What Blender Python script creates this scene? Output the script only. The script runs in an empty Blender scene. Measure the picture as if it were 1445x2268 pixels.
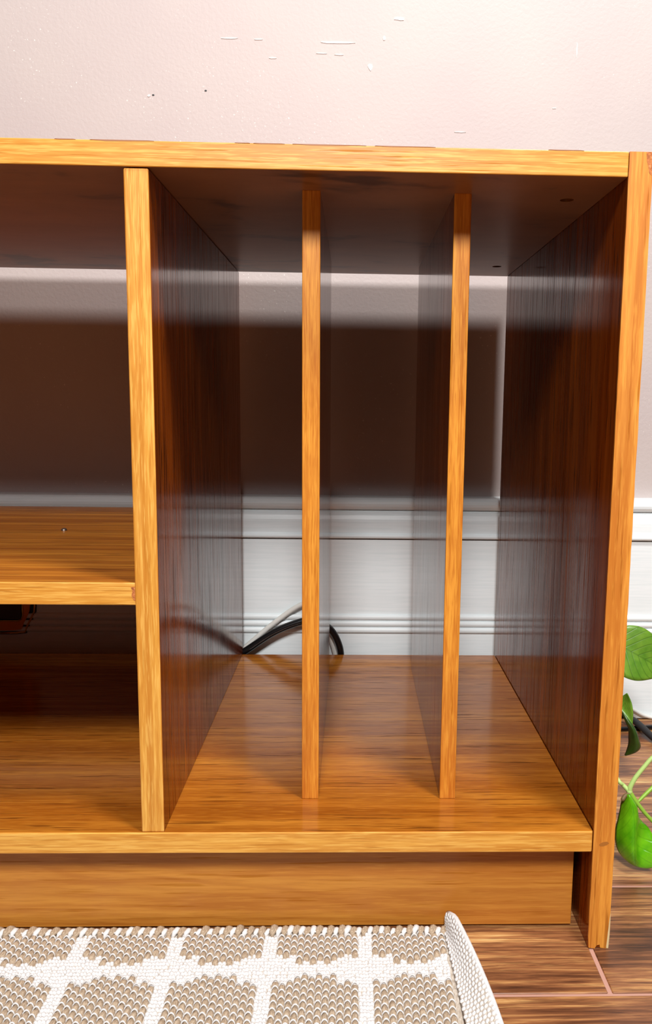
import bpy, bmesh, math, random
from mathutils import Vector, Matrix, noise as mnoise

S = bpy.context.scene
COL = S.collection
random.seed(7)

# ------------------------------------------------------------------ camera
def make_camera():
    f_px, yaw, pitch, roll = 1771.018, 0.02967, -0.13488, 0.01299
    cam = bpy.data.cameras.new('camera')
    cam.sensor_fit = 'AUTO'
    cam.sensor_width = 36.0
    cam.lens = f_px / 2268 * 36.0
    cam.shift_x = (722.5 - 832.513) / 2268
    cam.shift_y = 0.0
    cam.clip_start = 0.02
    o = bpy.data.objects.new('camera', cam)
    COL.objects.link(o)
    fw = Vector((math.sin(yaw)*math.cos(pitch), math.cos(yaw)*math.cos(pitch), math.sin(pitch)))
    r0 = Vector((math.cos(yaw), -math.sin(yaw), 0))
    u0 = r0.cross(fw)
    r = r0*math.cos(roll) + u0*math.sin(roll)
    u = -r0*math.sin(roll) + u0*math.cos(roll)
    m = Matrix((r, u, -fw)).transposed().to_4x4()
    m.translation = Vector((-0.19563, -0.59361, 0.43856))
    o.matrix_world = m
    S.camera = o
make_camera()

# ------------------------------------------------------------------ world, lights, exposure
w = bpy.data.worlds.new('room_air')
S.world = w
w.use_nodes = True
w.node_tree.nodes['Background'].inputs[0].default_value = (1.0, 0.93, 0.88, 1)
w.node_tree.nodes['Background'].inputs[1].default_value = 0.012

def area(name, loc, target, size, power, col):
    l = bpy.data.lights.new(name, 'AREA')
    l.shape = 'DISK'; l.size = size; l.energy = power; l.color = col
    o = bpy.data.objects.new(name, l); COL.objects.link(o)
    o.location = loc
    d = Vector(target) - Vector(loc)
    o.rotation_euler = d.to_track_quat('-Z', 'Y').to_euler()
    return o
area('room_lamp', (-0.23, -1.43, 1.58), (-0.2, 0.1, 0.3), 0.38, 38, (1.0, 0.99, 0.975))
area('ceiling_lamp', (0.30, -0.50, 2.02), (-0.2, 0.4, 0.6), 0.30, 26, (1.0, 0.985, 0.965))

vs = S.view_settings
vs.view_transform = 'Standard'
vs.look = 'None'
vs.exposure = 0.23
vs.gamma = 1.0
vs.use_curve_mapping = False

# ------------------------------------------------------------------ helpers
def lin(r, g, b):
    f = lambda c: (c/255/12.92) if c/255 <= 0.04045 else ((c/255+0.055)/1.055)**2.4
    return (f(r), f(g), f(b), 1)

def tag(o, label=None, cat=None, group=None, kind=None):
    if label: o['label'] = label
    if cat: o['category'] = cat
    if group: o['group'] = group
    if kind: o['kind'] = kind
    return o

def empty(name, loc=(0, 0, 0)):
    o = bpy.data.objects.new(name, None); COL.objects.link(o)
    o.location = loc; o.empty_display_size = 0.05
    return o

def put(name, me, mat, parent=None, smooth=False):
    if mat and not me.materials: me.materials.append(mat)
    if smooth:
        me.polygons.foreach_set('use_smooth', [True]*len(me.polygons))
    o = bpy.data.objects.new(name, me); COL.objects.link(o)
    if parent:
        o.parent = parent
        # keep world placement when the parent sits away from the origin
        q = parent
        off = Vector((0, 0, 0))
        while q: off += Vector(q.location); q = q.parent
        o.location = -off
    return o

def to_mesh(bm, name):
    me = bpy.data.meshes.new(name); bm.to_mesh(me); bm.free(); return me

def box_bm(x0, x1, y0, y1, z0, z1, bev=0.0008, seg=2):
    bm = bmesh.new()
    bmesh.ops.create_cube(bm, size=1)
    for v in bm.verts:
        v.co = Vector((x0 + (v.co.x+.5)*(x1-x0), y0 + (v.co.y+.5)*(y1-y0), z0 + (v.co.z+.5)*(z1-z0)))
    if bev:
        bmesh.ops.bevel(bm, geom=bm.edges[:], offset=bev, segments=seg, affect='EDGES', profile=0.5)
    return bm

def box(name, x0, x1, y0, y1, z0, z1, mat, parent=None, bev=0.0008, seg=2):
    return put(name, to_mesh(box_bm(x0, x1, y0, y1, z0, z1, bev, seg), name), mat, parent)

def catmull(pts, n):
    out = []
    P = [Vector(p) for p in pts]
    P = [P[0]*2-P[1]] + P + [P[-1]*2-P[-2]]
    for i in range(1, len(P)-2):
        for k in range(n):
            t = k/n
            a, b, c, d = P[i-1], P[i], P[i+1], P[i+2]
            out.append(0.5*((2*b)+(c-a)*t+(2*a-5*b+4*c-d)*t*t+(3*b-a-3*c+d)*t**3))
    out.append(P[-2])
    return out

def tube_data(pts, rad, seg=10):
    """pts: list of Vectors; rad: float or list. returns verts, faces"""
    n = len(pts)
    R = rad if isinstance(rad, (list, tuple)) else [rad]*n
    V = []; F = []
    prev = None
    for i, p in enumerate(pts):
        t = (pts[min(i+1, n-1)] - pts[max(i-1, 0)]).normalized()
        if prev is None:
            a = Vector((0, 0, 1)) if abs(t.z) < 0.9 else Vector((1, 0, 0))
            u = t.cross(a).normalized()
        else:
            u = (prev - t*prev.dot(t)).normalized()
        prev = u
        v = t.cross(u)
        for k in range(seg):
            an = 2*math.pi*k/seg
            V.append(p + (u*math.cos(an)+v*math.sin(an))*R[i])
    for i in range(n-1):
        for k in range(seg):
            a = i*seg+k; b = i*seg+(k+1) % seg
            F.append((a, b, b+seg, a+seg))
    F.append(tuple(range(seg-1, -1, -1)))
    F.append(tuple((n-1)*seg+k for k in range(seg)))
    return V, F

def pydata(name, V, F):
    me = bpy.data.meshes.new(name); me.from_pydata([tuple(v) for v in V], [], F); me.update(); return me

def tube(name, ctrl, rad, mat, parent=None, sub=8, seg=10):
    pts = catmull(ctrl, sub)
    if isinstance(rad, (list, tuple)):
        m = len(rad)-1
        R = []
        for i in range(len(pts)):
            t = i/(len(pts)-1)*m; k = min(int(t), m-1); R.append(rad[k]+(rad[k+1]-rad[k])*(t-k))
        rad = R
    V, F = tube_data(pts, rad, seg)
    return put(name, pydata(name, V, F), mat, parent, smooth=True)

# ------------------------------------------------------------------ material toolkit
class NT:
    def __init__(s, name):
        s.m = bpy.data.materials.new(name); s.m.use_nodes = True
        s.t = s.m.node_tree; s.n = s.t.nodes
        s.b = s.n['Principled BSDF']
    def N(s, typ, **kw):
        n = s.n.new(typ)
        for k, v in kw.items(): setattr(n, k, v)
        return n
    def L(s, a, b): s.t.links.new(a, b)
    def coord(s, kind='Object'):
        return s.N('ShaderNodeTexCoord').outputs[kind]
    def mapped(s, src, scale, loc=(0, 0, 0)):
        m = s.N('ShaderNodeMapping'); s.L(src, m.inputs[0])
        m.inputs['Scale'].default_value = scale; m.inputs['Location'].default_value = loc
        return m.outputs[0]
    def noise(s, vec, scale=1, detail=2, rough=.5, dist=0):
        n = s.N('ShaderNodeTexNoise'); s.L(vec, n.inputs['Vector'])
        n.inputs['Scale'].default_value = scale; n.inputs['Detail'].default_value = detail
        n.inputs['Roughness'].default_value = rough; n.inputs['Distortion'].default_value = dist
        return n.outputs[0]
    def ramp(s, fac, stops, interp='LINEAR'):
        r = s.N('ShaderNodeValToRGB'); s.L(fac, r.inputs[0]); r.color_ramp.interpolation = interp
        e = r.color_ramp.elements
        while len(e) < len(stops): e.new(0.5)
        for i, (p, c) in enumerate(stops):
            e[i].position = p
            e[i].color = c if isinstance(c, tuple) else (c, c, c, 1)
        return r.outputs[0]
    def mix(s, fac, a, b, mode='MIX'):
        m = s.N('ShaderNodeMix'); m.data_type = 'RGBA'; m.blend_type = mode
        for sock, v in ((m.inputs[0], fac), (m.inputs[6], a), (m.inputs[7], b)):
            if isinstance(v, (int, float)): sock.default_value = v
            elif isinstance(v, tuple): sock.default_value = v
            else: s.L(v, sock)
        return m.outputs[2]
    def math(s, op, a, b=0.0):
        m = s.N('ShaderNodeMath', operation=op)
        for i, v in enumerate((a, b)):
            if isinstance(v, (int, float)): m.inputs[i].default_value = v
            else: s.L(v, m.inputs[i])
        return m.outputs[0]
    def bump(s, h, strength, dist):
        b = s.N('ShaderNodeBump'); s.L(h, b.inputs['Height'])
        b.inputs['Strength'].default_value = strength; b.inputs['Distance'].default_value = dist
        s.L(b.outputs[0], s.b.inputs['Normal']); return b
    def set(s, **kw):
        for k, v in kw.items():
            k = k.replace('_', ' ')
            if k in s.b.inputs:
                if isinstance(v, (int, float, tuple)): s.b.inputs[k].default_value = v
                else: s.L(v, s.b.inputs[k])
        return s.m

def along(axis, a, c):
    """mapping scale: a along the grain, c across"""
    return tuple(a if i == axis else c for i in range(3))

def wood(name, axis, light, mid, dark, pore, rough=.3, coat=.0, figure=.35, pores=.8, bump=.12, fine=1.0, seed=0.0, spec=.5, fleck=0.0, leaf=None, smod=0.0):
    t = NT(name)
    c = t.coord()
    rnd = t.N('ShaderNodeObjectInfo').outputs['Random']
    off = t.N('ShaderNodeVectorMath', operation='ADD'); t.L(c, off.inputs[0])
    cmb = t.N('ShaderNodeCombineXYZ')
    for i in range(3): t.L(t.math('MULTIPLY', rnd, 3.1+i), cmb.inputs[i])
    t.L(cmb.outputs[0], off.inputs[1])
    c = off.outputs[0]
    sx = (seed, seed*1.7, seed*.6)
    warp = t.noise(t.mapped(c, along(axis, 3, 14), sx), 1, 2)
    # growth rings: contour lines of a slow field
    field = t.noise(t.mapped(c, along(axis, 1.1, 13), sx), 1, 2, .45, .3)
    rings = t.math('SINE', t.math('MULTIPLY', field, 95))
    rings = t.ramp(t.math('ADD', t.math('MULTIPLY', rings, .5), .5), [(0.0, 0.0), (.55, .25), (.85, .75), (1, 1)])
    band = t.noise(t.mapped(c, along(axis, 1.3, 34), sx), 1, 3, .55, .2)
    streak = t.noise(t.mapped(c, along(axis, 5, 260*fine), sx), 1, 3, .6)
    pr = t.noise(t.mapped(c, along(axis, 16, 620*fine), sx), 1, 2, .5)
    base = t.ramp(band, [(.30, dark), (.48, mid), (.66, light)])
    base = t.mix(t.math('MULTIPLY', t.ramp(rings, [(0, 0.0), (1, 1.0)]), figure), base, dark)
    base = t.mix(t.math('MULTIPLY', t.ramp(streak, [(.40, 1.0), (.60, 0.0)]), .55), base, dark)
    base = t.mix(t.math('MULTIPLY', t.ramp(streak, [(.52, 0.0), (.72, 1.0)]), .45), base, light)
    pm = t.ramp(pr, [(.60, 0.0), (.68, 1.0)])
    base = t.mix(t.math('MULTIPLY', pm, pores), base, pore)
    if fleck:
        fl = t.noise(t.mapped(c, along(axis, 48, 900), sx), 1, 2, .55)
        base = t.mix(t.math('MULTIPLY', t.ramp(fl, [(.34, 1.0), (.47, 0.0)]), fleck), base, dark)
        base = t.mix(t.math('MULTIPLY', t.ramp(fl, [(.53, 0.0), (.68, 1.0)]), fleck), base, light)
    if leaf:
        # neighbouring veneer leaves differ a little in tone, with straight joints
        ax, wid, amt = leaf
        sep = t.N('ShaderNodeSeparateXYZ'); t.L(c, sep.inputs[0])
        cell = t.math('FLOOR', t.math('DIVIDE', sep.outputs[ax], wid))
        wn = t.N('ShaderNodeTexWhiteNoise', noise_dimensions='1D'); t.L(cell, wn.inputs['W'])
        base = t.mix(t.math('MULTIPLY', wn.outputs['Value'], amt), base, dark)
    sp_ = t.math('MULTIPLY', t.math('SUBTRACT', 1.0, t.math('MULTIPLY', pm, .75)), spec)
    if smod:
        # open grain and fine streaks break up the lacquer's mirror
        g = t.noise(t.mapped(c, along(axis, 8, 330), (sx[0]+3, sx[1], sx[2])), 1, 3, .65)
        sp_ = t.math('MULTIPLY', sp_, t.ramp(g, [(.38, .06), (.48, .55), (.60, 1.0)]))
    t.set(Base_Color=base, Specular_IOR_Level=sp_, Coat_Weight=coat, Coat_Roughness=.12)
    r = t.math('ADD', t.math('MULTIPLY', streak, .14), rough-.07)
    t.set(Roughness=r)
    h = t.math('SUBTRACT', t.math('MULTIPLY', streak, .6), t.math('MULTIPLY', pm, .5))
    t.bump(h, bump, .0008)
    return t.m

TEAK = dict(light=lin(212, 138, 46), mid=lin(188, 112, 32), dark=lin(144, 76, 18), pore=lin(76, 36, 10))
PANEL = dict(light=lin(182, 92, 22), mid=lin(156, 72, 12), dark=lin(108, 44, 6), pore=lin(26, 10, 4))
EDGE = dict(light=lin(242, 190, 98), mid=lin(228, 164, 68), dark=lin(198, 126, 42), pore=lin(150, 88, 34))

M = {}
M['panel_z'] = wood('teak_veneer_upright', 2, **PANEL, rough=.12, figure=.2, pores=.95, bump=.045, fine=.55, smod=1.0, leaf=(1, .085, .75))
M['board_x'] = wood('teak_veneer_board', 0, **TEAK, rough=.15, figure=.35, pores=.9, bump=.02, fine=.75, seed=2, fleck=.5, leaf=(1, .11, .45))
M['shelf_x'] = wood('teak_veneer_shelf', 0, **TEAK, rough=.30, figure=.3, pores=.7, bump=.10, fine=.8, seed=5)
M['plinth_x'] = wood('teak_plinth', 0, light=lin(222, 154, 64), mid=lin(206, 134, 50), dark=lin(182, 108, 36), pore=lin(150, 84, 28),
                     rough=.42, figure=.5, pores=.4, bump=.12, fine=.6, seed=8, fleck=.3)
M['edge_x'] = wood('teak_edge_lengthways', 0, **EDGE, rough=.40, figure=.15, pores=.5, bump=.12, fine=1.0, seed=3, fleck=.55)
M['edge_z'] = wood('teak_edge_upright', 2, **EDGE, rough=.40, figure=.12, pores=.35, bump=.12, fine=1.0, seed=4, fleck=.6)
M['edge_div'] = wood('teak_divider_edge', 2, light=lin(236, 164, 62), mid=lin(216, 134, 40), dark=lin(180, 98, 24), pore=lin(130, 66, 20),
                      rough=.38, figure=.25, pores=.35, bump=.12, fine=.8, seed=9, fleck=.55)
M['worn_z'] = wood('worn_teak_edge', 2, light=lin(240, 168, 70), mid=lin(224, 146, 52), dark=lin(190, 110, 34), pore=lin(130, 66, 22),
                   rough=.48, figure=.60, pores=.5, bump=.2, fine=.7, seed=6, fleck=.4)

def simple(name, col, rough=.5, metal=0, spec=.5, **kw):
    t = NT(name); t.set(Base_Color=col, Roughness=rough, Metallic=metal, Specular_IOR_Level=spec, **kw); return t

# underside of the top board: plain, smudged
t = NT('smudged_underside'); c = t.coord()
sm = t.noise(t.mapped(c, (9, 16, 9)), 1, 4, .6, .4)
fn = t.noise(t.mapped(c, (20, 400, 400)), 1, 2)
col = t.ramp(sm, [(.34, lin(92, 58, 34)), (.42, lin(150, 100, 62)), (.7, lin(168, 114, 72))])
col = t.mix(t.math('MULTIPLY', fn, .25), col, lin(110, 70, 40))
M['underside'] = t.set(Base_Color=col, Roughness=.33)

# wall paint
t = NT('pink_wall_paint'); c = t.coord()
n1 = t.noise(t.mapped(c, (210, 210, 210)), 1, 3, .55, .3)
n2 = t.noise(t.mapped(c, (6, 6, 6)), 1, 3)
fleck = t.noise(t.mapped(c, (300, 300, 300), (4, 2, 9)), 1, 2)
zone = t.noise(t.mapped(c, (7, 7, 9), (1, 5, 3)), 1, 2)
col = t.ramp(n2, [(.3, lin(190, 177, 175)), (.7, lin(195, 183, 179))])
fm = t.math('MULTIPLY', t.ramp(fleck, [(.67, 0.0), (.71, 1.0)]), t.ramp(zone, [(.5, 0.0), (.62, 1.0)]))
col = t.mix(t.math('MULTIPLY', fm, .7), col, lin(240, 234, 228))
t.set(Base_Color=col, Roughness=.55, Specular_IOR_Level=.3)
t.bump(n1, .30, .0012)
M['wall'] = t.m

t = NT('white_gloss_trim'); c = t.coord()
n1 = t.noise(t.mapped(c, (12, 200, 320)), 1, 3, .6)
col = t.ramp(n1, [(.35, lin(232, 240, 242)), (.6, lin(240, 246, 248))])
t.set(Base_Color=col, Roughness=.35)
t.bump(n1, .12, .0008)
M['trim'] = t.m

# floor planks
t = NT('rustic_plank'); c = t.coord()
rnd = t.N('ShaderNodeObjectInfo').outputs['Random']
off = t.N('ShaderNodeVectorMath', operation='ADD'); t.L(c, off.inputs[0])
cmb = t.N('ShaderNodeCombineXYZ')
for i in range(3): t.L(t.math('MULTIPLY', rnd, 17.0+9*i), cmb.inputs[i])
t.L(cmb.outputs[0], off.inputs[1]); c = off.outputs[0]
broad = t.noise(t.mapped(c, (3.0, 26, 26)), 1, 4, .6, .6)
streak = t.noise(t.mapped(c, (11, 240, 240)), 1, 5, .72, .5)
fine = t.noise(t.mapped(c, (30, 600, 600)), 1, 2, .6)
v = t.math('ADD', t.math('MULTIPLY', broad, .54), t.math('MULTIPLY', streak, .46))
col = t.ramp(v, [(.36, lin(62, 34, 22)), (.44, lin(112, 68, 42)), (.50, lin(146, 94, 58)), (.56, lin(186, 134, 82)), (.64, lin(226, 188, 126))])
col = t.mix(t.math('MULTIPLY', t.ramp(fine, [(.36, 1.0), (.5, 0.0)]), .45), col, lin(62, 34, 22))
t.set(Base_Color=col, Roughness=.36)
t.bump(t.math('ADD', streak, t.math('MULTIPLY', fine, .5)), .12, .001)
M['plank'] = t.m
M['filler'] = simple('pinkish_joint_filler', lin(188, 142, 126), .6).m

# yarns
def yarn(name, c0, c1, sc=900):
    t = NT(name); c = t.coord()
    n = t.noise(t.mapped(c, (sc, sc*.35, sc)), 1, 3, .6)
    t.set(Base_Color=t.ramp(n, [(.35, c0), (.65, c1)]), Roughness=.9, Specular_IOR_Level=.15)
    t.bump(n, .6, .0008)
    return t.m
M['tan'] = yarn('tan_jute_yarn', lin(152, 130, 108), lin(196, 176, 152))
M['cotton'] = yarn('white_cotton_yarn', lin(212, 209, 208), lin(228, 226, 225))
M['rug_base'] = yarn('rug_ground_weave', lin(170, 156, 140), lin(206, 196, 184))

# plant
def leafmat(name, c0, c1, vein, veinf=.5, rough=.3):
    t = NT(name)
    uv = t.N('ShaderNodeUVMap').outputs[0]
    sep = t.N('ShaderNodeSeparateXYZ'); t.L(uv, sep.inputs[0])
    au = t.math('ABSOLUTE', t.math('SUBTRACT', sep.outputs[0], .5))
    ph = t.math('SINE', t.math('MULTIPLY', t.math('SUBTRACT', sep.outputs[1], t.math('MULTIPLY', au, .75)), 46))
    vm = t.ramp(ph, [(.80, 0.0), (.98, 1.0)])
    n = t.noise(t.mapped(t.coord(), (60, 60, 60)), 1, 3)
    col = t.ramp(n, [(.3, c0), (.7, c1)])
    col = t.mix(t.math('MULTIPLY', vm, veinf), col, vein)
    mid = t.ramp(au, [(.0, 1.0), (.025, 0.0)])
    col = t.mix(t.math('MULTIPLY', mid, .6), col, vein)
    t.set(Base_Color=col, Roughness=rough, Coat_Weight=.15, Coat_Roughness=.2)
    t.bump(t.math('ADD', n, t.math('MULTIPLY', vm, -.4)), .25, .0015)
    return t.m
M['leaf_mid'] = leafmat('green_leaf', lin(74, 122, 26), lin(112, 152, 44), lin(62, 100, 18), .55, .4)
M['leaf_shaded'] = leafmat('shaded_leaf', lin(34, 60, 14), lin(52, 84, 22), lin(40, 60, 14), .4, .4)  # leaf green darkened, putting the curled leaf's shade into the colour
M['leaf_bright'] = leafmat('bright_leaf', lin(66, 142, 8), lin(112, 186, 20), lin(58, 128, 10), .18, .25)
M['stem'] = simple('pale_green_stem', lin(176, 206, 120), .4).m
M['stem2'] = simple('green_petiole', lin(140, 182, 62), .4).m
M['root'] = simple('brown_root_nub', lin(110, 86, 48), .6).m

M['black'] = simple('black_cord_jacket', lin(14, 14, 16), .3).m
M['rubber'] = simple('matte_black_rubber', lin(26, 26, 28), .55).m
M['white_cord'] = simple('white_cord_jacket', lin(226, 224, 218), .4).m
M['brass'] = simple('antique_brass', lin(226, 132, 44), .35, .35).m
M['brass_edge'] = simple('polished_brass_rim', lin(226, 190, 120), .22, 1.0).m
M['dark_plastic'] = simple('dark_brown_plastic', lin(56, 42, 30), .4).m
M['chip'] = simple('exposed_pale_core', lin(224, 200, 150), .8).m
t = NT('exposed_chipboard'); n = t.noise(t.mapped(t.coord(), (500, 500, 500)), 1, 3, .7)
M['chipboard'] = t.set(Base_Color=t.ramp(n, [(.35, lin(140, 72, 34)), (.6, lin(206, 124, 66)), (.75, lin(238, 190, 140))]), Roughness=.85)
M['arris'] = simple('worn_brown_arris', lin(158, 104, 70), .6).m
M['scuff'] = simple('white_paint_scuff', lin(246, 242, 238), .7).m
M['steel'] = simple('dull_steel', lin(150, 132, 120), .35, .9).m
M['stain'] = simple('brown_stain', lin(168, 104, 38), .55).m

# ------------------------------------------------------------------ dimensions (metres)
T = .01707; ZB = .10166; TB = .01734; H = .50; TT = .01709; D = .45353
ZT = ZB + H; ZTOP = ZT + TT
XL = -.3415; TL = .01741; X1 = -.23653; T1 = .01422; X2 = -.11809; T2 = .01345
SD = .05438; SP = .02749
XLEFT = -.985
WALL = .500; BB = .4804; BBH = .3132

# ------------------------------------------------------------------ the room shell
floor = box('floor', -1.9, 1.5, -1.75, WALL, -.030, -.0010, M['filler'], None, bev=0)
tag(floor, kind='structure')
floor['label'] = 'rustic brown plank floor with pinkish joint lines'
rows = [.5+.001]
pitch = .1357; seam = .0029
y = .3563
k = 0
ylines = []
while y > -1.8: ylines.append(y); y -= pitch
ylines = [.492] + ylines
jx = {3: [.0027]}          # the joint at the cabinet's right foot
plank_mesh = {}
for r in range(len(ylines)-1):
    y1 = ylines[r] - (seam/2 if r else 0); y0 = ylines[r+1] + seam/2
    joints = jx.get(r)
    if joints is None:
        o_ = (.42 + .37*r) % 1.2
        joints = [j for j in (-1.9+o_, -.7+o_, .5+o_) if not (-.9 < j < .3 and r < 5)]
    else:
        joints = [joints[0]-1.2, joints[0], joints[0]+1.2]
    xs = [-1.9] + sorted(j for j in joints if -1.85 < j < 1.45) + [1.5]
    for a, b in zip(xs[:-1], xs[1:]):
        key = (round(b-a, 3), round(y1-y0, 4))
        if key not in plank_mesh:
            L, Wd = b-a-seam*1.2, y1-y0
            plank_mesh[key] = to_mesh(box_bm(-L/2, L/2, -Wd/2, Wd/2, -.010, 0, .0006, 1), 'plank')
            plank_mesh[key].materials.append(M['plank'])
        p = bpy.data.objects.new('plank', plank_mesh[key]); COL.objects.link(p)
        p.parent = floor; p.location = ((a+b)/2, (y0+y1)/2, 0)

wall = box('wall_back', -1.9, 1.5, WALL, WALL+.1, -.03, 2.6, M['wall'], None, bev=0)
tag(wall, 'pale pink painted wall with a stippled, scuffed finish', kind='structure')

# scuffs and flecks of white paint on the wall (thin raised flakes)
def flake(x, z, wx, wz, seed):
    rr = random.Random(seed)
    n = 9; V = []; F = []
    for i in range(n):
        a = 2*math.pi*i/n
        k_ = .65+.5*rr.random()
        V.append((x+math.cos(a)*wx/2*k_, WALL-.0007, z+math.sin(a)*wz/2*k_))
    V += [(v[0], WALL+.0005, v[2]) for v in V]
    F.append(tuple(range(n)))
    F += [(i, i+n, (i+1) % n+n, (i+1) % n) for i in range(n)]
    put('paint_scuff', pydata('paint_scuff', V, F), M['scuff'], wall)
for i, (x, z, wx, wz) in enumerate([(-.2215, .8945, .046, .0028), (-.357, .8962, .026, .0016), (-.3205, .8958, .010, .0016),
        (-.1775, .866, .007, .009), (-.160, .9016, .004, .006), (-.141, .9245, .013, .004), (-.4606, .8251, .004, .003),
        (-.0594, .7895, .018, .0012), (.0622, .8216, .006, .0012), (.0884, .8936, .0016, .020),
        (-.302, .874, .010, .0016), (-.24, .881, .016, .0012), (-.218, .880, .014, .0014)]):
    flake(x, z, wx, wz, i)
for i, (x, z) in enumerate([(-.3881, .8328), (-.455, .826)]):
    n = 8
    V = [(x+.0016*math.cos(2*math.pi*j/n), WALL-.0004, z+.0010*math.sin(2*math.pi*j/n)) for j in range(n)]
    V += [(v[0], WALL+.001, v[2]) for v in V]
    F = [tuple(range(n))] + [(j, j+n, (j+1) % n+n, (j+1) % n) for j in range(n)]
    put('nail_hole', pydata('nail_hole', V, F), M['rubber'], wall)

# baseboard: moulded profile extruded along the wall
def arc(cy, cz, ry, rz, a0, a1, n):
    return [(cy+ry*math.cos(math.radians(a0+(a1-a0)*i/n)), cz+rz*math.sin(math.radians(a0+(a1-a0)*i/n))) for i in range(n+1)]
def extrude_profile(name, prof, x0, x1, mat, parent):
    n = len(prof)
    V = [(x0, y_, z_) for y_, z_ in prof] + [(x1, y_, z_) for y_, z_ in prof]
    F = [(i, i+1, n+i+1, n+i) for i in range(n-1)] + [(n-1, 0, n, 2*n-1)]
    F += [tuple(range(n-1, -1, -1)), tuple(range(n, 2*n))]
    me = pydata(name, V, F)
    bm = bmesh.new(); bm.from_mesh(me); bmesh.ops.recalc_face_normals(bm, faces=bm.faces[:]); bm.to_mesh(me); bm.free()
    return put(name, me, mat, parent)
bb = empty('baseboard_back', (0, BB, 0))
tag(bb, 'tall white moulded wooden baseboard along the pink wall', kind='structure')
W1 = WALL + .002
extrude_profile('board', [(W1, 0.001), (BB, 0.001), (BB, .2545), (W1, .2545)], -1.9, 1.5, M['trim'], bb)
# reeded band: three beads
for i in range(3):
    zc = .1463 - i*.0093
    extrude_profile('bead', [(BB+.0005, zc-.0044)] + arc(BB+.0002, zc, .0042, .0042, 270, 90, 8) + [(BB+.0005, zc+.0044)], -1.9, 1.5, M['trim'], bb)
cap = [(W1, .2562), (BB-.002, .2562)] + arc(BB-.002, .2598, .0034, .0034, 270, 90, 8) + [(BB-.0015, .2640), (BB-.0015, .2755)] \
    + arc(BB+.010, .2760, .0115, .0185, 180, 100, 8)[1:] + [(BB+.006, .2952)] + arc(BB+.0065, .3035, .0078, .0085, 270, 90, 8) + [(W1, BBH)]
cap = [(y_, min(z_, BBH)) for y_, z_ in cap]
extrude_profile('cap_moulding', cap, -1.9, 1.5, M['trim'], bb)

# ------------------------------------------------------------------ the cabinet
cab = empty('record_cabinet', (-.48, D/2, 0))
tag(cab, 'orange-brown teak record cabinet with two upright dividers, standing against the pink wall', 'cabinet')
EB = .0012       # thickness of the edge banding

def panel(name, x0, x1, y0, y1, z0, z1, mat, emat, bev=.0007):
    p = box(name, x0, x1, y0+EB, y1, z0, z1, mat, cab, bev=.0005)
    e = box('edge_strip', x0-.00003, x1+.00003, y0, y0+EB+.0004, z0-.00003, z1+.00003, emat, p, bev=bev)
    return p

# right side panel, with a notched, chipped foot
def side_panel(name, x0, x1, notch):
    p = box(name, x0, x1, EB, D, 0.0, ZTOP, M['panel_z'], cab, bev=.0006)
    # front edge strip: outline with ragged corners
    n = 60
    V = []; F = []
    rr = random.Random(3)
    left = []; right = []
    for i in range(n+1):
        z = ZTOP*i/n
        jl = (rr.random()-.5)*.0005
        jr = (rr.random()-.5)*.0003
        if notch and z < .035: jr -= .0022*(1-z/.035)
        left.append((x0-.00003+jl*.6, z)); right.append((x1+.00003+jr, z))
    if notch:
        bot = [(x0+.0055, .0), (x0+.0072, .0028), (x0+.0095, .0034), (x0+.0100, .0006)]
        left[0] = (x0+.0006, .0006)
    else: bot = []
    loop = left[::-1] + bot + right
    m = len(loop)
    V = [(x, 0.0, z) for x, z in loop] + [(x, EB+.0006, z) for x, z in loop]
    bm = bmesh.new()
    vv = [bm.verts.new(v) for v in V]
    bm.faces.new(vv[:m]); bm.faces.new(vv[m:][::-1])
    for i in range(m): bm.faces.new((vv[i], vv[(i+1) % m], vv[m+(i+1) % m], vv[m+i]))
    bmesh.ops.recalc_face_normals(bm, faces=bm.faces[:])
    bmesh.ops.triangulate(bm, faces=[f for f in bm.faces if len(f.verts) > 4])
    put('edge_strip', to_mesh(bm, 'edge_strip'), M['worn_z'], p)
    return p
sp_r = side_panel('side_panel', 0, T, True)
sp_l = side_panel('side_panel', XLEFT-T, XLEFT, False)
# peeled veneer sliver at the foot and worn corner at the top of the right side panel
def slab(name, pts, y0, y1, mat, parent):
    m = len(pts)
    V = [(x, y0, z) for x, z in pts] + [(x, y1, z) for x, z in pts]
    bm = bmesh.new(); vv = [bm.verts.new(v) for v in V]
    bm.faces.new(vv[:m]); bm.faces.new(vv[m:][::-1])
    for i in range(m): bm.faces.new((vv[i], vv[(i+1) % m], vv[m+(i+1) % m], vv[m+i]))
    bmesh.ops.recalc_face_normals(bm, faces=bm.faces[:])
    bmesh.ops.triangulate(bm, faces=[f for f in bm.faces if len(f.verts) > 4])
    return put(name, to_mesh(bm, name), mat, parent)
o = slab('peeled_veneer', [(T-.0018, .0), (T-.0002, .0), (T+.0003, .012), (T+.0003, .024), (T+.0002, .032), (T-.0004, .026), (T-.0010, .016), (T-.0022, .004)], .0003, .0016, M['chip'], sp_r)
o['label'] = 'pale exposed veneer sliver'
o = slab('chipped_corner', [(T-.0050, ZTOP-.0002), (T-.0046, ZTOP-.006), (T-.0032, ZTOP-.010), (T-.0026, ZTOP-.014), (T-.0006, ZTOP-.016), (T+.0001, ZTOP-.008), (T+.0001, ZTOP-.0002)],
         -.00015, .002, M['chipboard'], sp_r)
o['label'] = 'rough chipped corner showing chipboard'
o = slab('stain', [(.0045, .0905), (.0062, .0922), (.0085, .0930), (.0112, .0932), (.0128, .0918), (.0108, .0902), (.0080, .0893), (.0058, .0892)], -.00008, .001, M['stain'], sp_r)

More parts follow.
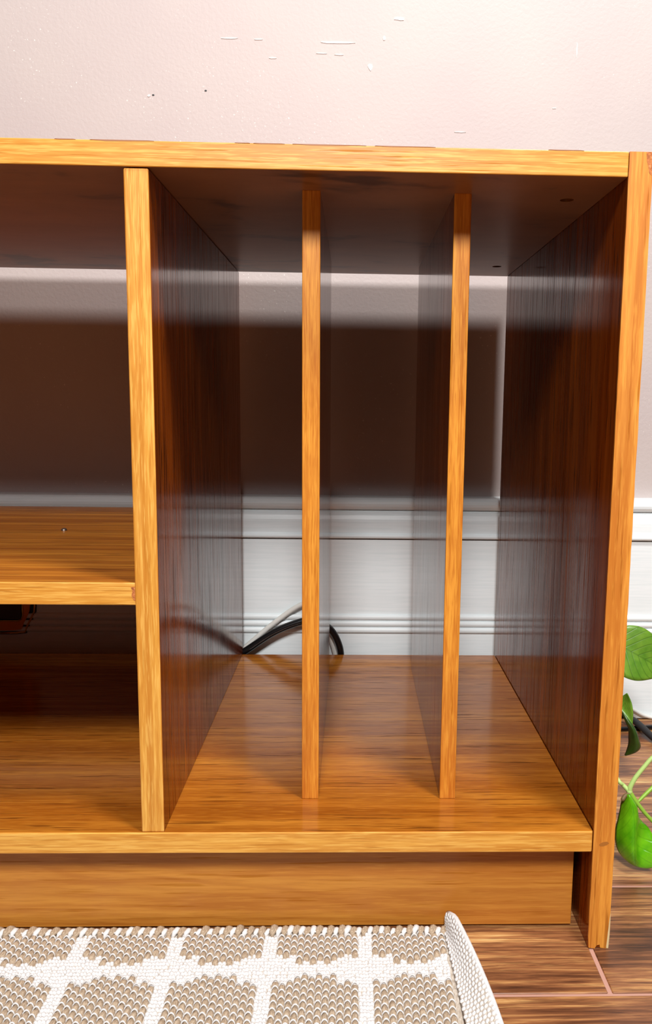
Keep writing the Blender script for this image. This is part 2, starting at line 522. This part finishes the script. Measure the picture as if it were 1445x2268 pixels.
# top board with two drilled holes in its underside
top = box('top_board', XLEFT, -.0005, EB, D, ZT, ZTOP, M['board_x'], cab, bev=.0005)
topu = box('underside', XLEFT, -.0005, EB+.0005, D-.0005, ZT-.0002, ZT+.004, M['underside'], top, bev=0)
topu['label'] = 'smudged plain underside'
def drill(o, holes, r, z0, z1):
    cut = bmesh.new()
    for x, y in holes:
        ret = bmesh.ops.create_cone(cut, cap_ends=True, segments=20, radius1=r, radius2=r, depth=z1-z0)
        bmesh.ops.translate(cut, verts=ret['verts'], vec=(x, y, (z0+z1)/2))
    cm = to_mesh(cut, 'cutter'); co = bpy.data.objects.new('cutter', cm); COL.objects.link(co)
    md = o.modifiers.new('holes', 'BOOLEAN'); md.operation = 'DIFFERENCE'; md.object = co; md.solver = 'EXACT'
    bpy.context.view_layer.update()
    dg = bpy.context.evaluated_depsgraph_get()
    me = bpy.data.meshes.new_from_object(o.evaluated_get(dg))
    o.modifiers.clear(); o.data = me
    bpy.data.objects.remove(co); bpy.data.meshes.remove(cm)
HOLES = [(-.0263, .0687), (-.0265, .3818)]
offp = Vector(top.parent.location)
def drill_world(o, r, z0, z1):
    q = o; off = Vector((0, 0, 0))
    drill(o, HOLES, r, z0, z1)
drill_world(top, .0055, ZT-.01, ZT+.013)
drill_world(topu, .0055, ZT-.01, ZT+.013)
te = box('edge_strip', XLEFT, -.0005, 0, EB+.0004, ZT-.0003, ZTOP, M['edge_x'], top, bev=.0007)
# worn reddish arris along the top front edge where the veneer has chipped
rr = random.Random(11)
x = -.53
while x < -.02:
    L = .010+.05*rr.random()
    if rr.random() < .55 and x+L < -.004:
        hgt = .0004+.0005*rr.random()
        slab('veneer_chip', [(x, ZTOP-.0001), (x+L*.25, ZTOP-hgt), (x+L*.6, ZTOP-hgt*.7), (x+L, ZTOP-.0002), (x+L*.9, ZTOP+.0001), (x+.001, ZTOP+.0001)], -.0001, .0012, M['arris'], top)
    x += L+.012*rr.random()

bot = box('bottom_board', XLEFT, -.0005, EB, D-.0015, ZB-TB, ZB, M['board_x'], cab, bev=.0005)
box('edge_strip', XLEFT, -.0010, 0, EB+.0004, ZB-TB, ZB+.00005, M['edge_x'], bot, bev=.0009)

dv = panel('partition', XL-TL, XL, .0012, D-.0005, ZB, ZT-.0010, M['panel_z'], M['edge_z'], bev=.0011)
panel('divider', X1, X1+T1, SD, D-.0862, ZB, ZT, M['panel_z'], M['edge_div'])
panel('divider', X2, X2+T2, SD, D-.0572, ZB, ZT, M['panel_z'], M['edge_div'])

shf = panel('shelf', XLEFT, XL-TL, .0020, .4370, .2848, .3020, M['shelf_x'], M['edge_x'])
# small peg head on the shelf
bm = bmesh.new(); bmesh.ops.create_uvsphere(bm, u_segments=14, v_segments=8, radius=.0032)
for v in bm.verts: v.co = Vector((v.co.x-.4984, v.co.y+.2457, v.co.z*.8+.3022))
o = put('peg', to_mesh(bm, 'peg'), M['steel'], shf, True); o['label'] = 'small dull metal peg'
# dent at the shelf's front right end
slab('edge_chip', [(XL-TL-.0034, .2985), (XL-TL-.0022, .2960), (XL-TL-.0030, .2925), (XL-TL-.0016, .2890), (XL-TL-.0003, .2880), (XL-TL-.0003, .2990)], .0018, .004, M['chipboard'], shf)

pl = box('plinth', XLEFT, -.0068, SP, SP+.016, .0025, ZB-TB, M['plinth_x'], cab, bev=.0006)

# ------------------------------------------------------------------ brass outlet plate on the baseboard
out = empty('wall_outlet', (-.683, BB, .178))
tag(out, 'ornate brass outlet plate on the baseboard, seen under the left shelf', 'outlet')
def plate_outline(sx, sz):
    half = [(0, -.057), (.030, -.0565), (.043, -.055), (.0465, -.046), (.052, -.036), (.0565, -.026), (.0575, -.016), (.0555, -.006), (.0535, 0)]
    q = half + [(a, -b) for a, b in half[-2::-1]]
    return [(a*sx, b*sz) for a, b in q] + [(-a*sx, b*sz) for a, b in q[-2:0:-1]]
def plate(name, sx, sz, y0, y1, mat, parent):
    pts = [(-.683+a, .178+b) for a, b in plate_outline(sx, sz)]
    return slab(name, pts, y0, y1, mat, parent)
plate('shadow_rim', 1.03, 1.02, BB-.0022, BB+.0005, M['rubber'], out)  # black sheet standing in for the shadow around the brass plate
pts = [Vector((-.683+a, BB-.0030, .178+b)) for a, b in plate_outline(1.0, .985)]
V, F = tube_data(pts+[pts[0]], .0016, 6)
put('rim', pydata('rim', V, F), M['brass_edge'], out, True)
plate('face_plate', .90, .915, BB-.0046, BB-.0015, M['brass'], out)
for s in (-1, 1):
    rc = box('receptacle', -.683+s*.021-.0195, -.683+s*.021+.0195, BB-.0066, BB-.004, .141, .215, M['dark_plastic'], out, bev=.0022, seg=3)
    pts = []
    cx, cz, hx, hz, rd = -.683+s*.021, .178, .0205, .038, .008
    for qx, qz, a0 in ((1, 1, 0), (-1, 1, 90), (-1, -1, 180), (1, -1, 270)):
        for k in range(5):
            a = math.radians(a0+90*k/4)
            pts.append(Vector((cx+qx*(hx-rd)+rd*math.cos(a), BB-.0050, cz+qz*(hz-rd)+rd*math.sin(a))))
    V, F = tube_data(pts+[pts[0]], .0011, 6)
    put('receptacle_rim', pydata('receptacle_rim', V, F), M['brass_edge'], rc, True)

# ------------------------------------------------------------------ cords
tag(tube('white_cord', [(-.80, .472, .0045), (-.55, .472, .0045), (-.44, .473, .012), (-.39, .4735, .065), (-.3427, .4735, .103), (-.3055, .4735, .1355), (-.268, .4735, .163),
      (-.247, .4735, .166), (-.231, .4735, .143), (-.2215, .4735, .113), (-.215, .4735, .085), (-.205, .473, .03), (-.17, .470, .0045), (-.06, .468, .0045)], .0036, M['white_cord']),
    'white cord looping up behind the divider nearest the partition', 'cord')
tag(tube('black_cord', [(-.80, .4605, .0055), (-.55, .4605, .0055), (-.45, .4610, .012), (-.39, .4625, .072), (-.3424, .4625, .101), (-.300, .4625, .1295), (-.2623, .4625, .1447),
      (-.243, .4625, .1455), (-.2235, .4625, .1335), (-.2120, .4625, .1125), (-.2085, .4625, .090), (-.205, .462, .04), (-.17, .4595, .0055), (-.06, .4595, .0055)], .0047, M['black']),
    'thick black cord looping up behind the divider nearest the partition', 'cord')
tag(tube('thin_black_cord', [(.03, .432, .0033), (.12, .4335, .0033), (.1756, .4365, .0033), (.2152, .4425, .0033), (.34, .455, .0033), (.60, .455, .0033)], .0032, M['black']),
    'thin shiny black cord lying straight along the floor by the wall', 'cord')
pc = empty('adapter_cord', (.197, .40, 0))
tag(pc, 'thick matte black cord with a plug, lying on the floor beside the cabinet', 'cord')
tube('cable', [(.150, .474, .0085), (.180, .466, .0095), (.1905, .4600, .0115)], .0026, M['black'], pc)
tube('strain_relief', [(.1885, .4612, .0113), (.1945, .4460, .0115), (.1985, .4250, .0100), (.2030, .4040, .0070), (.2065, .3900, .0050)], [.0030, .0046, .0048, .0045, .0040], M['rubber'], pc)
tube('plug', [(.2060, .392, .0060), (.2085, .380, .0085), (.2125, .3640, .0085), (.2180, .3440, .0080)], [.0042, .0078, .0082, .0076], M['rubber'], pc, seg=14)
tag(tube('thin_white_cord', [(.150, .4770, .0300), (.178, .4770, .0245), (.2009, .4765, .0162), (.2306, .4755, .0040), (.30, .470, .0024), (.55, .46, .0024)], .0023, M['white_cord']),
    'thin white cord sloping down the baseboard behind the leaves', 'cord')

# ------------------------------------------------------------------ trailing plant
vine = empty('pothos_vine', (.09, .15, 0))
tag(vine, 'trailing green pothos vine with heart-shaped leaves beside the right side panel', 'plant')
def loft(name, rows, mat, nu=4, nv=4, thick=.0007, parent=vine, crease=True):
    """rows of control points -> smooth leaf surface with UVs (u across, v along)"""
    rws = [catmull(r, nu) for r in rows]
    colsn = len(rws[0])
    colsl = [catmull([r[c] for r in rws], nv) for c in range(colsn)]
    nr = len(colsl[0])
    V = [colsl[c][r] for r in range(nr) for c in range(colsn)]
    F = [(r*colsn+c, r*colsn+c+1, (r+1)*colsn+c+1, (r+1)*colsn+c) for r in range(nr-1) for c in range(colsn-1)]
    me = pydata(name, V, F)
    uvl = me.uv_layers.new(name='uv')
    for p in me.polygons:
        for li in p.loop_indices:
            vi = me.loops[li].vertex_index
            uvl.data[li].uv = ((vi % colsn)/(colsn-1), (vi//colsn)/(nr-1))
    o = put(name, me, mat, parent, smooth=True)
    md = o.modifiers.new('thickness', 'SOLIDIFY'); md.thickness = thick; md.offset = 0
    return o
def heart_leaf(base, tip, width, normal, fold, droop, mat):
    b, tp = Vector(base), Vector(tip)
    ax = (tp-b); L = ax.length; ax.normalize()
    n = Vector(normal); n = (n - ax*n.dot(ax)).normalized()
    sd = ax.cross(n)
    rows = []
    for i in range(10):
        t = i/9
        # half width of a heart: broad near the base, pointed tip
        hw = width/2*(math.sin(math.pi*min(1, (t*.86+.10))**.80))**.85 if t < .999 else .0004
        back = -.10*L*(1-t)**3
        row = []
        for k in range(-3, 4):
            u = k/3
            p = b + ax*(t*L + (back*abs(u)**1.5 if t < .5 else 0)) + sd*(u*hw*math.cos(fold)) + n*(abs(u)*hw*math.sin(fold) - droop*(t-.5)**2*L - .10*hw*u*u)
            row.append(p)
        rows.append(row)
    return loft('leaf', rows, mat, 2, 3)
lf = heart_leaf((.1130, .3000, .1660), (.1720, .2960, .1335), .064, (.10, -.93, .30), .22, .25, M['leaf_mid'])
lf['label'] = 'mid-green leaf with a dark midrib'
# the curled, edge-on leaf: green upper half, under half with shade in its colour
def P(x, z, y=.26): return (x, y, z)
rows = [
    [P(.1150, .1193, .262), P(.1152, .1195, .261), P(.1155, .1192, .260)],
    [P(.1108, .1120, .268), P(.1150, .1120, .264), P(.1196, .1098, .258)],
    [P(.1090, .1050, .270), P(.1150, .1035, .264), P(.1212, .1010, .256)],
    [P(.1098, .0990, .266), P(.1160, .0960, .262), P(.1217, .0930, .256)],
    [P(.1150, .0905, .258), P(.1188, .0890, .258), P(.1217, .0865, .256)],
    [P(.1205, .0825, .254), P(.1211, .0822, .254), P(.1216, .0818, .255)],
]
o = loft('leaf', rows, M['leaf_mid'], 3, 4); o['label'] = 'narrow curled leaf seen edge-on, green inside'
rows = [
    [P(.1098, .0985, .265), P(.1100, .0992, .264), P(.1104, .0996, .263)],
    [P(.1140, .0880, .259), P(.1150, .0898, .256), P(.1163, .0915, .257)],
    [P(.1178, .0790, .258), P(.1208, .0805, .251), P(.1238, .0812, .253)],
    [P(.1190, .0690, .259), P(.1240, .0695, .249), P(.1288, .0685, .253)],
    [P(.1196, .0610, .260), P(.1255, .0605, .250), P(.1313, .0592, .254)],
    [P(.1190, .0530, .262), P(.1235, .0530, .253), P(.1278, .0518, .257)],
    [P(.1176, .0452, .264), P(.1178, .0453, .262), P(.1180, .0454, .263)],
]
o = loft('leaf_underside', rows, M['leaf_shaded'], 3, 4); o['label'] = 'underside of the curled leaf, its shade put into the colour'
# the bright folded leaf hanging low by the panel foot
def Q(x, z, y): return (x, y, z)
rows = [
    [Q(.0662, .0758, .113), Q(.0670, .0762, .111), Q(.0678, .0764, .110), Q(.0684, .0760, .111), Q(.0688, .0756, .113)],
    [Q(.0640, .0660, .118), Q(.0665, .0665, .110), Q(.0705, .0670, .106), Q(.0745, .0655, .108), Q(.0765, .0645, .113)],
    [Q(.0630, .0560, .119), Q(.0660, .0560, .109), Q(.0715, .0560, .104), Q(.0765, .0550, .107), Q(.0785, .0545, .113)],
    [Q(.0615, .0465, .119), Q(.0650, .0460, .107), Q(.0715, .0455, .101), Q(.0780, .0450, .108), Q(.0830, .0475, .114)],
    [Q(.0595, .0370, .118), Q(.0640, .0360, .105), Q(.0715, .0350, .099), Q(.0785, .0350, .109), Q(.0890, .0420, .113)],
    [Q(.0592, .0275, .116), Q(.0645, .0260, .104), Q(.0720, .0240, .098), Q(.0800, .0250, .108), Q(.0930, .0345, .108)],
    [Q(.0615, .0185, .114), Q(.0665, .0165, .105), Q(.0735, .0150, .100), Q(.0815, .0165, .105), Q(.0950, .0250, .103)],
    [Q(.0670, .0115, .111), Q(.0705, .0095, .107), Q(.0760, .0080, .104), Q(.0830, .0085, .103), Q(.0950, .0150, .101)],
    [Q(.0745, .0078, .108), Q(.0775, .0068, .107), Q(.0810, .0063, .105), Q(.0860, .0062, .103), Q(.0930, .0085, .101)],
]
o = loft('leaf', rows, M['leaf_bright'], 4, 4); o['label'] = 'bright glossy green folded leaf hanging just above the floor'
# stems
node = (.0698, .1150, .0770)
tube('stem', [(.30, .13, .004), (.20, .13, .02), (.145, .125, .082), (.115, .120, .112), (.1000, .1180, .1135), (.0913, .1180, .1098), (.0830, .1170, .1005), (.0752, .1160, .0905), (.0706, .1152, .0820), node],
     [.0016, .0017, .0018, .0019, .0019, .0020, .0021, .0022, .0024, .0026], M['stem'], vine)
tube('petiole', [node, (.0775, .1130, .0660), (.0865, .1120, .0550), (.0960, .1120, .0455), (.120, .115, .022), (.16, .12, .004)], [.0023, .0019, .0018, .0018, .0017, .0016], M['stem2'], vine)
tube('petiole', [(.0805, .1200, .0640), (.0870, .1220, .0695), (.0945, .1240, .0755), (.115, .13, .090), (.150, .135, .082)], [.0014, .0018, .0019, .0019, .0016], M['stem2'], vine)
tube('stem', [node, (.0645, .1180, .0820), (.0590, .1220, .0880), (.0520, .170, .106), (.0750, .240, .128), (.1020, .290, .155), (.1135, .3005, .1657)], [.0024, .0019, .0018, .0017, .0016, .0014, .0012], M['stem'], vine)
tube('petiole', [(.0790, .245, .131), (.0900, .255, .120), (.1040, .263, .1035), (.1105, .265, .0990)], [.0013, .0012, .0011, .0009], M['stem2'], vine)
tube('aerial_root', [(.0690, .1140, .0755), (.0650, .1125, .0740), (.0625, .1110, .0715), (.0615, .1105, .0700)], [.0016, .0019, .0020, .0012], M['root'], vine)
bm = bmesh.new(); bmesh.ops.create_uvsphere(bm, u_segments=12, v_segments=8, radius=.0029)
bmesh.ops.translate(bm, verts=bm.verts[:], vec=node)
put('stem_node', to_mesh(bm, 'stem_node'), M['stem'], vine, True)

# ------------------------------------------------------------------ woven rug
rug = empty('woven_rug', (-.45, -.10, 0))
tag(rug, 'flat-woven white and tan rug, its far corner curled up against the cabinet plinth', 'rug')
RX0, RX1, RY0, RY1 = -.78, -.1135, -.40, .0190
CP = .0762/14; RP = .0073; YC = -.0285; XB = -.1822
box('woven_base', RX0, RX1+.001, RY0, RY1, 0.0003, .0038, M['rug_base'], rug, bev=.0010, seg=1)

def stitch_template(n_ring, seg):
    V = [(0, 0, 1)]; F = []
    for r in range(1, n_ring+1):
        a = math.pi/2*r/n_ring
        for k in range(seg):
            b = 2*math.pi*k/seg
            cb, sb_ = math.cos(b), math.sin(b)
            q = math.sin(a)**.8
            V.append((q*math.copysign(abs(cb)**.65, cb), q*math.copysign(abs(sb_)**.65, sb_), math.cos(a)**.8 if math.cos(a) > 1e-6 else 0.0))
    for k in range(seg): F.append((0, 1+k, 1+(k+1) % seg))
    for r in range(n_ring-1):
        for k in range(seg):
            a = 1+r*seg+k; b = 1+r*seg+(k+1) % seg
            F.append((a, a+seg, b+seg, b))
    return V, F
def arc_template():
    pts = [Vector((-1.0, -.25, .15)), Vector((-.78, .10, .55)), Vector((-.40, .32, .86)), Vector((0, .40, .97)), Vector((.40, .32, .86)), Vector((.78, .10, .55)), Vector((1.0, -.25, .15))]
    return tube_data(pts, [.08, .18, .23, .25, .23, .18, .08], 5)
ST = stitch_template(3, 8); AT = arc_template(); WT = stitch_template(2, 6)
def add(buf, tpl, loc, sx, sy, sz, rot):
    V, F = buf; o_ = len(V)
    c, s = math.cos(rot), math.sin(rot)
    for v in tpl[0]:
        x_, y_ = v[0]*sx, v[1]*sy
        V.append((loc[0]+x_*c-y_*s, loc[1]+x_*s+y_*c, loc[2]+v[2]*sz))
    F.extend([tuple(i+o_ for i in f) for f in tpl[1]])
tanb = ([], []); arcb = ([], []); whb = ([], [])
rr = random.Random(5)
def lift(x, y):
    """the slightly wavy lie of the far edge"""
    k = max(0, (y+.01)/.03)
    return .0
ncol0 = int((RX0-XB)/CP)+1
ncol1 = 12
nrow = int((.0135-RY0)/RP)
for ci in range(ncol0, ncol1+1):
    j = ci % 14
    j = j if j < 13 else -1
    x = XB+(ci+.5)*CP
    if x > RX1-.0015: continue
    for ri in range(nrow):
        y = .0105 - ri*RP - (RP/2 if ci % 2 else 0)
        dy = (y-YC) % .0762; dy = min(dy, .0762-dy)
        tan = (4 <= j <= 9 and dy > .0062) or ((1 <= j <= 3 or 10 <= j <= 12) and dy > .0152)
        jx_, jy = (rr.random()-.5)*.0006, (rr.random()-.5)*.0007
        if tan:
            add(tanb, ST, (x+jx_, y+jy-.0004, .0032), CP*.50, RP*.50, .0030+.0005*rr.random(), (rr.random()-.5)*.2)
            add(arcb, AT, (x+jx_, y+jy+RP*.34, .0035), CP*.50, RP*.30, .0034, (rr.random()-.5)*.2)
        else:
            for h in (0, 1):
                for g in (-.25, .25):
                    add(whb, WT, (x+jx_+g*CP+(rr.random()-.5)*.0010, y+jy+(h-.5)*RP*.5+(rr.random()-.5)*.0012, .0034),
                        CP*(.28+.10*rr.random()), RP*(.20+.09*rr.random()), .0022+.0010*rr.random(), (rr.random()-.5)*1.1)
for nm, b, mt in (('tan_stitches', tanb, 'tan'), ('white_weft', arcb, 'cotton'), ('white_stitches', whb, 'cotton')):
    o = put(nm, pydata(nm, *b), M[mt], rug, smooth=True); o['kind'] = 'stuff'
# the bound far edge: alternating tan and white loops
LV, LF = tube_data([Vector((-.0003, -.0045, .0030)), Vector((-.0002, -.0015, .0058)), Vector((0, .0020, .0060)), Vector((.0004, .0045, .0045)), Vector((.0006, .0052, .0018))], [.0012, .0026, .0029, .0026, .0014], 8)
loop_t = pydata('edge_loop', LV, LF); loop_t.materials.append(M['tan'])
LV, LF = tube_data([Vector((-.0003, -.0045, .0030)), Vector((-.0002, -.0015, .0056)), Vector((0, .0018, .0058)), Vector((.0004, .0042, .0043)), Vector((.0006, .0048, .0018))], [.0010, .0020, .0023, .0020, .0011], 8)
loop_w = pydata('edge_loop', LV, LF); loop_w.materials.append(M['cotton'])
for me in (loop_t, loop_w): me.polygons.foreach_set('use_smooth', [True]*len(me.polygons))
i = 0
x = RX1-.003
while x > RX0:
    me = loop_t if i % 2 == 0 else loop_w
    o = bpy.data.objects.new('edge_loop', me); COL.objects.link(o); o.parent = rug
    o.location = (x+.45, .0152+.10+(rr.random()-.5)*.0012, (rr.random()*.0008))
    o.rotation_euler = (0, 0, -.25+(rr.random()-.5)*.25)
    s = .9+.25*rr.random(); o.scale = (s, s, s)
    x -= .0047; i += 1

# the selvage strip along the right edge, curled up at the far corner
def selv(s, a):
    """s: 0 at far end .. 1 near end; a: 0 at the seam .. 1 at the outer edge -> point, normal"""
    y = .0205 - s*.4205
    q = max(0.0, 1-(.0205-y)/.150)          # curl amount
    th = math.radians(12+62*q**1.3)
    wdt = .0255 - .0055*q
    if s < .03: wdt *= .72+.28*(s/.03)
    x0 = -.1150+.0045*(1-q)
    # curved section: bends up then flattens
    px = x0; pz = .0042
    n = 8
    for i_ in range(int(a*n)):
        ang = th*(.55+.75*math.sin(math.pi*(i_+.5)/n*.9))
        px += math.cos(ang)*wdt/n; pz += math.sin(ang)*wdt/n
    rest = a*n-int(a*n)
    if rest > 1e-6:
        ang = th*(.55+.75*math.sin(math.pi*(int(a*n)+.5)/n*.9))
        px += math.cos(ang)*wdt/n*rest; pz += math.sin(ang)*wdt/n*rest
    return Vector((px, y, pz))
def snorm(s, a):
    e = .01
    du = selv(s, min(1, a+e))-selv(s, max(0, a-e)); dv = selv(min(1, s+e), a)-selv(max(0, s-e), a)
    n = du.cross(dv); n.normalize()
    return n if n.z > -.3 and n.x < .5 else -n
NS, NA = 120, 12
V = []; F = []
for i in range(NS+1):
    for j in range(NA+1): V.append(selv(i/NS, j/NA))
for i in range(NS):
    for j in range(NA): F.append((i*(NA+1)+j, i*(NA+1)+j+1, (i+1)*(NA+1)+j+1, (i+1)*(NA+1)+j))
sv = put('selvage', pydata('selvage', V, F), M['rug_base'], rug, True)
md = sv.modifiers.new('thickness', 'SOLIDIFY'); md.thickness = .0032; md.offset = 0
sb = ([], [])
NR, NC = 112, 7
for i in range(NR):
    s = (i+.5)/NR
    for j in range(NC):
        a = (j+.35+.5*(i % 2)*.6)/NC
        if a > .99: continue
        c0 = selv(s, a); n = snorm(s, a)
        if n.z < 0 and n.x > 0: n = -n
        eu = (selv(s, min(1, a+.02))-selv(s, max(0, a-.02))).normalized(); ev = n.cross(eu).normalized()
        V0, F0 = sb; o_ = len(V0)
        rot = .55+(rr.random()-.5)*.3
        cu, su = math.cos(rot), math.sin(rot)
        for v in WT[0]:
            xx, yy = v[0]*.0020, v[1]*.00140
            p = c0+eu*(xx*cu-yy*su)+ev*(xx*su+yy*cu)+n*(.0013+v[2]*.0015)
            V0.append(p)
        F0.extend([tuple(k+o_ for k in f) for f in WT[1]])
o = put('selvage_stitches', pydata('selvage_stitches', *sb), M['cotton'], sv, True); o['kind'] = 'stuff'
# rounded outer hem of the selvage
pts = [selv(i/80, 1.0) for i in range(81)]
V, F = tube_data(pts, .0022, 8)
put('hem', pydata('hem', V, F), M['cotton'], sv, True)
